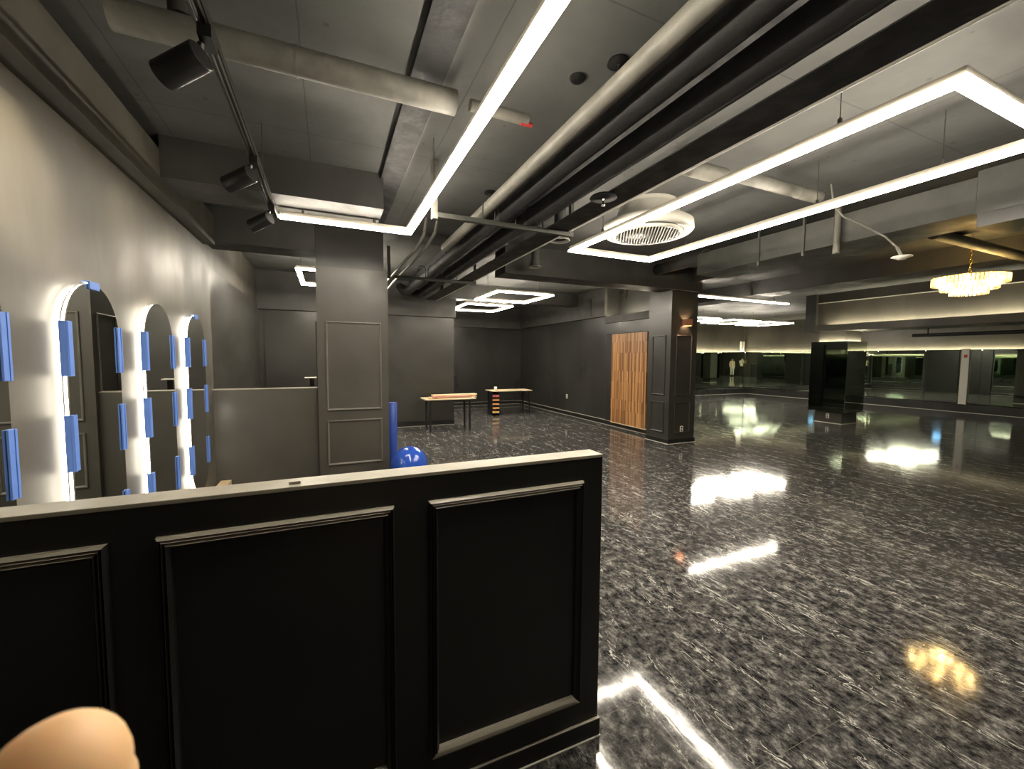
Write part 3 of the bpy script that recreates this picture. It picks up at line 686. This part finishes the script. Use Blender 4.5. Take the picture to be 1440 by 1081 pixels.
# ------------------------------------------------------------------ wall fittings
wp = thing('sliding_door', (5.78, 7.0, .08), 'tall sliding door of warm vertical wood staves', 'sliding door')
part(MB().box(5.765, 5.80, 6.44, 7.55, .10, 2.04), 'staves', M_stave, wp)
part(MB().box(5.76, 5.80, 6.40, 7.55, .085, .10), 'sill_strip', M_tabletop, wp)
part(MB().box(5.775, 5.80, 7.55, 7.76, .10, 2.06).box(5.775, 5.80, 6.1, 7.76, 2.04, 2.06), 'recess_frame', M_groove, wp)
single(MB().box(5.92, 5.96, 6.10, 7.7, 2.452, 2.462), 'cove_light', M_cove2, 'light strip glowing in the recess above the wooden door', 'cove light')
single(MB().box(5.72, 5.73, 8.32, 8.40, 2.50, 2.92), 'wall_vent', M_black, 'narrow dark slot high on the wall left of the wooden door', 'vent')
sc = thing('wall_sconce', (5.765, 5.45, 2.08), 'square copper wall light glowing up and down on the far pillar', 'wall light')
mb = MB()
x0, x1, y0, y1, z0, z1 = 5.705, 5.825, 5.385, 5.500, 2.085, 2.20
mb.box(x0, x0 + .004, y0, y1, z0, z1).box(x1 - .004, x1, y0, y1, z0, z1).box(x0, x1, y0, y0 + .004, z0, z1).box(x0, x1, y1, y1 + .004, z0, z1)
part(mb, 'shade', M_copper, sc)
part(MB().lathe((5.765, 5.45, 2.12), [(0, 0), (.018, .005), (.018, .04), (0, .045)], 12), 'bulb', M_sconce, sc)
def outlet(x, y, z, ax, lab):
    t = thing('outlet', (x, y, z - .055), lab, 'outlet')
    if ax == 'y':
        part(MB().box(x - .035, x + .035, y - .008, y, z - .055, z + .055), 'plate', M_offw, t, bevel=.003)
        for dz in (-.024, .024): part(MB().box(x - .016, x + .016, y - .010, y - .008, z + dz - .015, z + dz + .015), 'socket', M_black, t)
    else:
        part(MB().box(x - .008, x, y - .035, y + .035, z - .055, z + .055), 'plate', M_offw, t, bevel=.003)
        for dz in (-.024, .024): part(MB().box(x - .010, x - .008, y - .016, y + .016, z + dz - .015, z + dz + .015), 'socket', M_black, t)
outlet(5.763, 5.505, .252, 'y', 'white double outlet low on the moulded far pillar')
outlet(5.80, 9.48, .49, 'x', 'white outlet on the dark wall left of the wooden door')
outlet(10.96, 5.98, .165, 'x', 'white double outlet at the base of the mirrored pillar')
gv = thing('wall_grille', (-1.19, 7.5, 2.2), 'small dark square grille high on the left wall', 'vent')
part(MB().box(-1.2, -1.185, 7.25, 7.75, 2.20, 2.42), 'frame', M_beam, gv)
part(MB().box(-1.185, -1.182, 7.29, 7.71, 2.23, 2.39), 'mesh', M_groove, gv)
# applied sheet seam on the back step wall
struct('trim_back_sheet', MB().box(-1.09, 2.57, 9.035, 9.05, .1, 2.37), M_wallmid)

# ------------------------------------------------------------------ tables and loose items
t1 = thing('work_table', (2.28, 8.4, 0), 'small birch table carrying long boards, black square legs', 'table')
part(MB().box(1.74, 2.80, 8.16, 8.68, .645, .665), 'tabletop', M_tabletop, t1, bevel=.002)
for x in (1.85, 2.68):
    for y in (8.22, 8.60): part(MB().box(x - .017, x + .017, y - .017, y + .017, 0, .645), 'leg', M_black, t1)
part(MB().box(1.85, 2.68, 8.21, 8.23, .61, .645).box(1.85, 2.68, 8.59, 8.61, .61, .645), 'apron', M_black, t1)
GB = 'boards on the work table'
for k, (c, hx, hy, hz, rz, m, lb) in enumerate((
        ((2.36, 8.40, .6775), .50, .10, .0125, .03, M_plank, 'pale pine board lying undermost on the work table'),
        ((2.33, 8.33, .7025), .42, .06, .0125, .02, M_pink, 'pinkish film-faced board on the work table'),
        ((2.42, 8.47, .7025), .46, .06, .0125, -.03, M_plank, 'pale pine board behind the pinkish one'),
        ((2.40, 8.40, .7275), .48, .07, .0125, .05, M_plank, 'topmost pale pine board on the work table'))):
    cx_, sx_ = math.cos(rz), math.sin(rz)
    single(MB().obox(c, (hx * cx_, hx * sx_, 0), (-hy * sx_, hy * cx_, 0), (0, 0, hz)), 'board', m, lb, 'board', GB, bevel=.001)
t2 = thing('side_table', (4.45, 10.2, 0), 'birch table near the back wall with a ladder shelf at its end', 'table')
part(MB().box(3.86, 5.02, 9.98, 10.50, .625, .645), 'tabletop', M_tabletop, t2, bevel=.002)
for x, y in ((4.96, 10.04), (4.96, 10.44), (3.93, 10.44)):
    part(MB().box(x - .017, x + .017, y - .017, y + .017, 0, .625), 'leg', M_black, t2)
sh = thing('tiered_shelf', (3.96, 10.03, 0), 'small five-tier wooden shelf with coloured trays under the side table', 'shelf')
part(MB().box(3.85, 3.866, 9.97, 10.20, .0, .61).box(4.05, 4.07, 9.97, 10.20, 0, .61).box(3.866, 4.05, 10.19, 10.20, .0, .61), 'carcass', M_black, sh)
tcols = [(.62, .38, .14), (.60, .30, .10), (.55, .28, .12), (.50, .22, .10), (.38, .10, .10)]
for k in range(5):
    z = .07 + k * .105
    part(MB().box(3.866, 4.05, 9.955, 10.18, z, z + .045), 'tray', plain('tray_%d' % k, tcols[k], .5), sh)
single(MB().lathe((4.0, 10.1, .645), [(0, 0), (.036, 0), (.042, .1), (.038, .1), (.034, .006), (0, .006)], 20), 'paper_cup', M_white, 'white paper cup on the corner of the side table', 'cup')
single(MB().lathe((.868, 5.0, .0), [(0, 0)] + [(.216 * math.sin(PI * k / 24), .216 - .216 * math.cos(PI * k / 24)) for k in range(1, 24)] + [(0, .432)], 48), 'exercise_ball', M_ball, 'shiny blue exercise ball by the near pillar', 'ball')
single(MB().lathe((.765, 5.72, 0), [(.01, 0), (.062, 0), (.068, .006), (.068, .889), (.062, .895), (.01, .895)], 32), 'foam_roller', M_roll, 'tall blue foam roller standing upright against the near pillar', 'foam roller')

# ------------------------------------------------------------------ camera
f_px, yaw, pit, rol = 582.456, math.radians(23.87766), math.radians(-3.645176), math.radians(.388741)
fw = Vector((math.sin(yaw) * math.cos(pit), math.cos(yaw) * math.cos(pit), math.sin(pit)))
r0 = Vector((math.cos(yaw), -math.sin(yaw), 0)); u0 = r0.cross(fw)
rt = math.cos(rol) * r0 + math.sin(rol) * u0; up = -math.sin(rol) * r0 + math.cos(rol) * u0
CAM = Vector((0, 0, 1.5))
cam = D.cameras.new('camera'); cam.sensor_width = 36; cam.sensor_fit = 'HORIZONTAL'; cam.lens = f_px / 1440 * 36
cam.clip_start = .002; cam.clip_end = 100
cam.dof.use_dof = True; cam.dof.focus_distance = 4.5; cam.dof.aperture_fstop = 22
co = D.objects.new('camera', cam); COL.objects.link(co)
co.matrix_world = Matrix(((rt.x, up.x, -fw.x, CAM.x), (rt.y, up.y, -fw.y, CAM.y), (rt.z, up.z, -fw.z, CAM.z), (0, 0, 0, 1)))
SC.camera = co

# ------------------------------------------------------------------ the photographer and a companion (seen in the mirror corner; a fingertip shows at the lens)
fh = Vector((math.sin(yaw), math.cos(yaw), 0)); UPZ = Vector((0, 0, 1))
def skin(pts, edges, sub=1):
    """grow a smooth surface round a skeleton: pts [(pos, radius)]"""
    me = D.meshes.new('skeleton'); me.from_pydata([tuple(p) for p, r in pts], edges, [])
    o = D.objects.new('skeleton', me); COL.objects.link(o)
    m = o.modifiers.new('skin', 'SKIN'); m.use_smooth_shade = True
    for i, (p, r) in enumerate(pts):
        sv = me.skin_vertices[0].data[i]; sv.radius = (r, r) if not isinstance(r, tuple) else r; sv.use_root = (i == 0)
    s = o.modifiers.new('sub', 'SUBSURF'); s.levels = sub; s.render_levels = sub
    dg = bpy.context.evaluated_depsgraph_get(); ev = o.evaluated_get(dg); em = ev.to_mesh()
    vs = [tuple(v.co) for v in em.vertices]; fs = [tuple(p.vertices) for p in em.polygons]
    ev.to_mesh_clear(); D.objects.remove(o); D.meshes.remove(me)
    return vs, fs
def finger(mb, pts, r):
    """a finger with a rounded tip; pts from the knuckle to the tip centre"""
    pts = [Vector(p) for p in pts]; k = len(pts); fine = []
    for i in range(k - 1):
        p0, p1, p2, p3 = pts[max(i - 1, 0)], pts[i], pts[i + 1], pts[min(i + 2, k - 1)]
        for j in range(6):
            t = j / 6; fine.append(.5 * ((2 * p1) + (p2 - p0) * t + (2 * p0 - 5 * p1 + 4 * p2 - p3) * t * t + (3 * p1 - p0 - 3 * p2 + p3) * t ** 3))
    d = (pts[-1] - pts[-2]).normalized(); path, rad = [], []
    n = len(fine)
    for i, p in enumerate(fine):
        u = i / n; path.append(p); rad.append(r * (1.16 - .16 * u + .05 * math.cos(u * PI * 4)))
    for j in range(9):
        a = PI / 2 * j / 8.2; path.append(pts[-1] + d * r * 1.1 * math.sin(a)); rad.append(r * math.cos(a))
    mb.tube(path, rad, 24)
def person(name, loc, label, J, shirt, trousers, fingers, sleeve):
    t = thing(name, loc, label, 'person')
    P = lambda k: J[k]
    order = ['pelvis', 'spine', 'chest', 'neck', 'head0', 'head1', 'shl', 'ell', 'wrl', 'pal', 'shr', 'elr', 'wrr', 'par', 'hpl', 'knl', 'anl', 'tol', 'hpr', 'knr', 'anr', 'tor']
    rad = dict(pelvis=(.15, .11), spine=(.13, .10), chest=(.15, .11), neck=.055, head0=(.072, .085), head1=(.078, .092), shl=.062, ell=.042, wrl=.027, pal=.034, shr=.062, elr=.042, wrr=.027, par=.034,
               hpl=.088, knl=.056, anl=.038, tol=.032, hpr=.088, knr=.056, anr=.038, tor=.032)
    E_ = [('pelvis', 'spine'), ('spine', 'chest'), ('chest', 'neck'), ('neck', 'head0'), ('head0', 'head1'), ('chest', 'shl'), ('shl', 'ell'), ('ell', 'wrl'), ('wrl', 'pal'), ('chest', 'shr'), ('shr', 'elr'), ('elr', 'wrr'), ('wrr', 'par'),
          ('pelvis', 'hpl'), ('hpl', 'knl'), ('knl', 'anl'), ('anl', 'tol'), ('pelvis', 'hpr'), ('hpr', 'knr'), ('knr', 'anr'), ('anr', 'tor')]
    def sk(keys, grow, over={}):
        ks = [k for k in order if k in keys]
        g = lambda r: tuple(q + grow for q in r) if isinstance(r, tuple) else r + grow
        return skin([(P(k), g(over.get(k, rad[k]))) for k in ks], [(ks.index(a), ks.index(b)) for a, b in E_ if a in ks and b in ks], 2)
    mb = MB(); v, f = sk(order, 0); mb.add(v, f, True)
    for pts, r in fingers: finger(mb, pts, r)
    h = P('head1'); face = J['face']                                   # unit vector the face looks along
    side = face.cross(UPZ).normalized()
    mb.tube([h + face * .085 - UPZ * .01, h + face * .112 - UPZ * .045, h + face * .088 - UPZ * .055], [.006, .012, .008], 8)   # nose
    for s in (-1, 1): mb.tube([h + side * s * .078 - UPZ * .01, h + side * s * .092 - UPZ * .03, h + side * s * .08 - UPZ * .055], [.012, .016, .008], 8)   # ears
    body = part(mb, 'body', M_skin, t)
    eb = MB()
    for s in (-1, 1): eb.lathe(h + face * .082 + side * s * .032 - UPZ * .012, [(0, -.011), (.008, -.008), (.011, 0), (.008, .008), (0, .011)], 10)
    part(eb, 'eye', M_hair, t)
    part(MB().tube([h + face * .090 - side * .022 - UPZ * .078, h + face * .094 - UPZ * .08, h + face * .090 + side * .022 - UPZ * .078], .006, 8), 'mouth', M_red, t)
    hb = MB(); prof = [(.098 * math.sin(PI * k / 20), .105 * math.cos(PI * k / 20)) for k in range(0, 12)]
    hb.lathe(h - face * .012 + UPZ * .028, [(max(a, 0), b) for a, b in prof], 24)
    hb.tube([h - face * .06 + UPZ * .06, h - face * .10 - UPZ * .02, h - face * .085 - UPZ * .10], [.06, .06, .035], 14)
    part(hb, 'hair', M_hair, t)
    keys = ['pelvis', 'spine', 'chest', 'shl', 'ell', 'shr', 'elr'] + (['wrl', 'wrr'] if sleeve else [])
    v, f = sk(keys, .012); part(MB().add(v, f, True), 'shirt', shirt, t)
    v, f = sk(['pelvis', 'hpl', 'knl', 'anl', 'hpr', 'knr', 'anr'], .014, dict(anl=.05, anr=.05)); part(MB().add(v, f, True), 'trousers', trousers, t)
    for s in 'lr':
        a, b = P('an' + s), P('to' + s); m = MB()
        m.tube([Vector((a.x, a.y, .05)) - (b - a).normalized() * .03, Vector((a.x, a.y, .05)), Vector((b.x, b.y, .04)), Vector((b.x, b.y, .036)) + (b - a).normalized() * .05], [.03, .048, .038, .024], 14)
        part(m, 'shoe', M_blackcl, t)
    return t
def cs(r, u, f): return CAM + r0 * r + UPZ * u + fh * f           # viewer's right, up, forward
def px(x, y, d):                                                      # a point d metres in front of the lens
    return CAM + d * (fw + rt * ((x - 720) / f_px) - up * ((y - 540.5) / f_px))
J1 = dict(pelvis=cs(0, -.58, -.52), spine=cs(0, -.40, -.52), chest=cs(0, -.22, -.50), neck=cs(0, -.07, -.48), head0=cs(0, .01, -.455), head1=cs(0, .09, -.45),
          shl=cs(-.17, -.13, -.48), ell=cs(-.24, -.37, -.33), wrl=cs(-.135, -.175, -.085), pal=cs(-.10, -.125, -.022), shr=cs(.17, -.13, -.48), elr=cs(.27, -.36, -.33), wrr=cs(.195, -.13, -.10), par=cs(.165, -.06, -.045),
          hpl=cs(-.09, -.66, -.52), knl=cs(-.10, -1.03, -.50), anl=cs(-.11, -1.43, -.53), tol=cs(-.13, -1.465, -.40), hpr=cs(.09, -.66, -.52), knr=cs(.10, -1.03, -.50), anr=cs(.11, -1.43, -.53), tor=cs(.13, -1.465, -.40), face=fh)
tip1, tip2 = px(74, 1110, .055), px(-140, 1100, .056)
fg = [([cs(-.098, -.112, -.012), cs(-.092, -.104, .018), tip1 - UPZ * .022 - r0 * .002 - fh * .004, tip1], .0080),
      ([cs(-.106, -.106, -.014), cs(-.110, -.098, .018), tip2 - UPZ * .022 - r0 * .002 - fh * .004, tip2], .0072),
      ([cs(-.108, -.100, -.018), cs(-.118, -.078, .010), cs(-.108, -.056, .034), cs(-.092, -.040, .040)], .0068),
      ([cs(-.106, -.096, -.024), cs(-.112, -.068, .000), cs(-.098, -.044, .016), cs(-.080, -.026, .014)], .0064),
      ([cs(-.094, -.118, -.034), cs(-.070, -.098, -.044), cs(-.044, -.072, -.036), cs(-.024, -.052, -.024)], .0086)]
for k in range(4):
    fg.append(([cs(.170, -.062 + .018 * k, -.040), cs(.178, -.045 + .02 * k, -.008), cs(.160, -.038 + .019 * k, .010), cs(.142, -.036 + .018 * k, .008)], .0072 - .0004 * abs(k - 1)))
fg.append(([cs(.150, -.075, -.050), cs(.126, -.066, -.056), cs(.104, -.050, -.040), cs(.092, -.040, -.028)], .0086))
person('person', cs(0, -1.5, -.52), 'person in white shirt and black trousers whose blurred fingertip shows at the bottom left corner', J1, M_whitecl, M_blackcl, fg, False)
ph = thing('phone', cs(.06, -.075, -.012), 'slim dark phone held in front of the person taking the picture', 'phone')
part(MB().obox(cs(.060, -.016, -.012), r0 * .078, UPZ * .038, fh * .004), 'body', M_black, ph, bevel=.003)
part(MB().obox(cs(.060, -.016, -.0163), r0 * .074, UPZ * .035, fh * .0003), 'screen', M_groove, ph)
o_ = (.62, -.95)
def cs2(r, u, f): return cs(r + o_[0], u, f + o_[1])
J2 = dict(pelvis=cs2(0, -.60, 0), spine=cs2(0, -.43, 0), chest=cs2(0, -.26, 0), neck=cs2(0, -.12, .01), head0=cs2(0, -.04, .02), head1=cs2(0, .04, .03),
          shl=cs2(-.16, -.18, 0), ell=cs2(-.22, -.45, -.03), wrl=cs2(-.21, -.68, .03), pal=cs2(-.20, -.75, .05), shr=cs2(.16, -.18, 0), elr=cs2(.22, -.45, -.03), wrr=cs2(.21, -.68, .03), par=cs2(.20, -.75, .05),
          hpl=cs2(-.09, -.68, 0), knl=cs2(-.10, -1.04, .02), anl=cs2(-.11, -1.43, -.01), tol=cs2(-.13, -1.465, .12), hpr=cs2(.09, -.68, 0), knr=cs2(.10, -1.04, .02), anr=cs2(.11, -1.43, -.01), tor=cs2(.13, -1.465, .12), face=fh)
fg2 = []
for s in (-1, 1):
    for k in range(4):
        fg2.append(([cs2(s * .20, -.76, .035 + .014 * k), cs2(s * .197, -.80, .04 + .016 * k), cs2(s * .19, -.83, .045 + .016 * k), cs2(s * .182, -.85 + .004 * abs(k - 1), .046 + .016 * k)], .0075))
    fg2.append(([cs2(s * .195, -.73, .07), cs2(s * .18, -.755, .09), cs2(s * .172, -.785, .092), cs2(s * .168, -.80, .09)], .0085))
person('person', cs2(0, -1.5, 0), 'person in cream top and trousers, reflected in the mirror corner of the hall', J2, M_cream, M_cream, fg2, True)

# ------------------------------------------------------------------ world, view
w = D.worlds.new('world'); SC.world = w; w.use_nodes = True
w.node_tree.nodes['Background'].inputs[0].default_value = (0, 0, 0, 1)
SC.view_settings.view_transform = 'Standard'; SC.view_settings.look = 'None'
SC.view_settings.gamma = 1; SC.view_settings.use_curve_mapping = False
SC.view_settings.exposure = 1.5
SC.cycles.max_bounces = 10; SC.cycles.glossy_bounces = 8; SC.cycles.diffuse_bounces = 5
SC.cycles.sample_clamp_indirect = 8
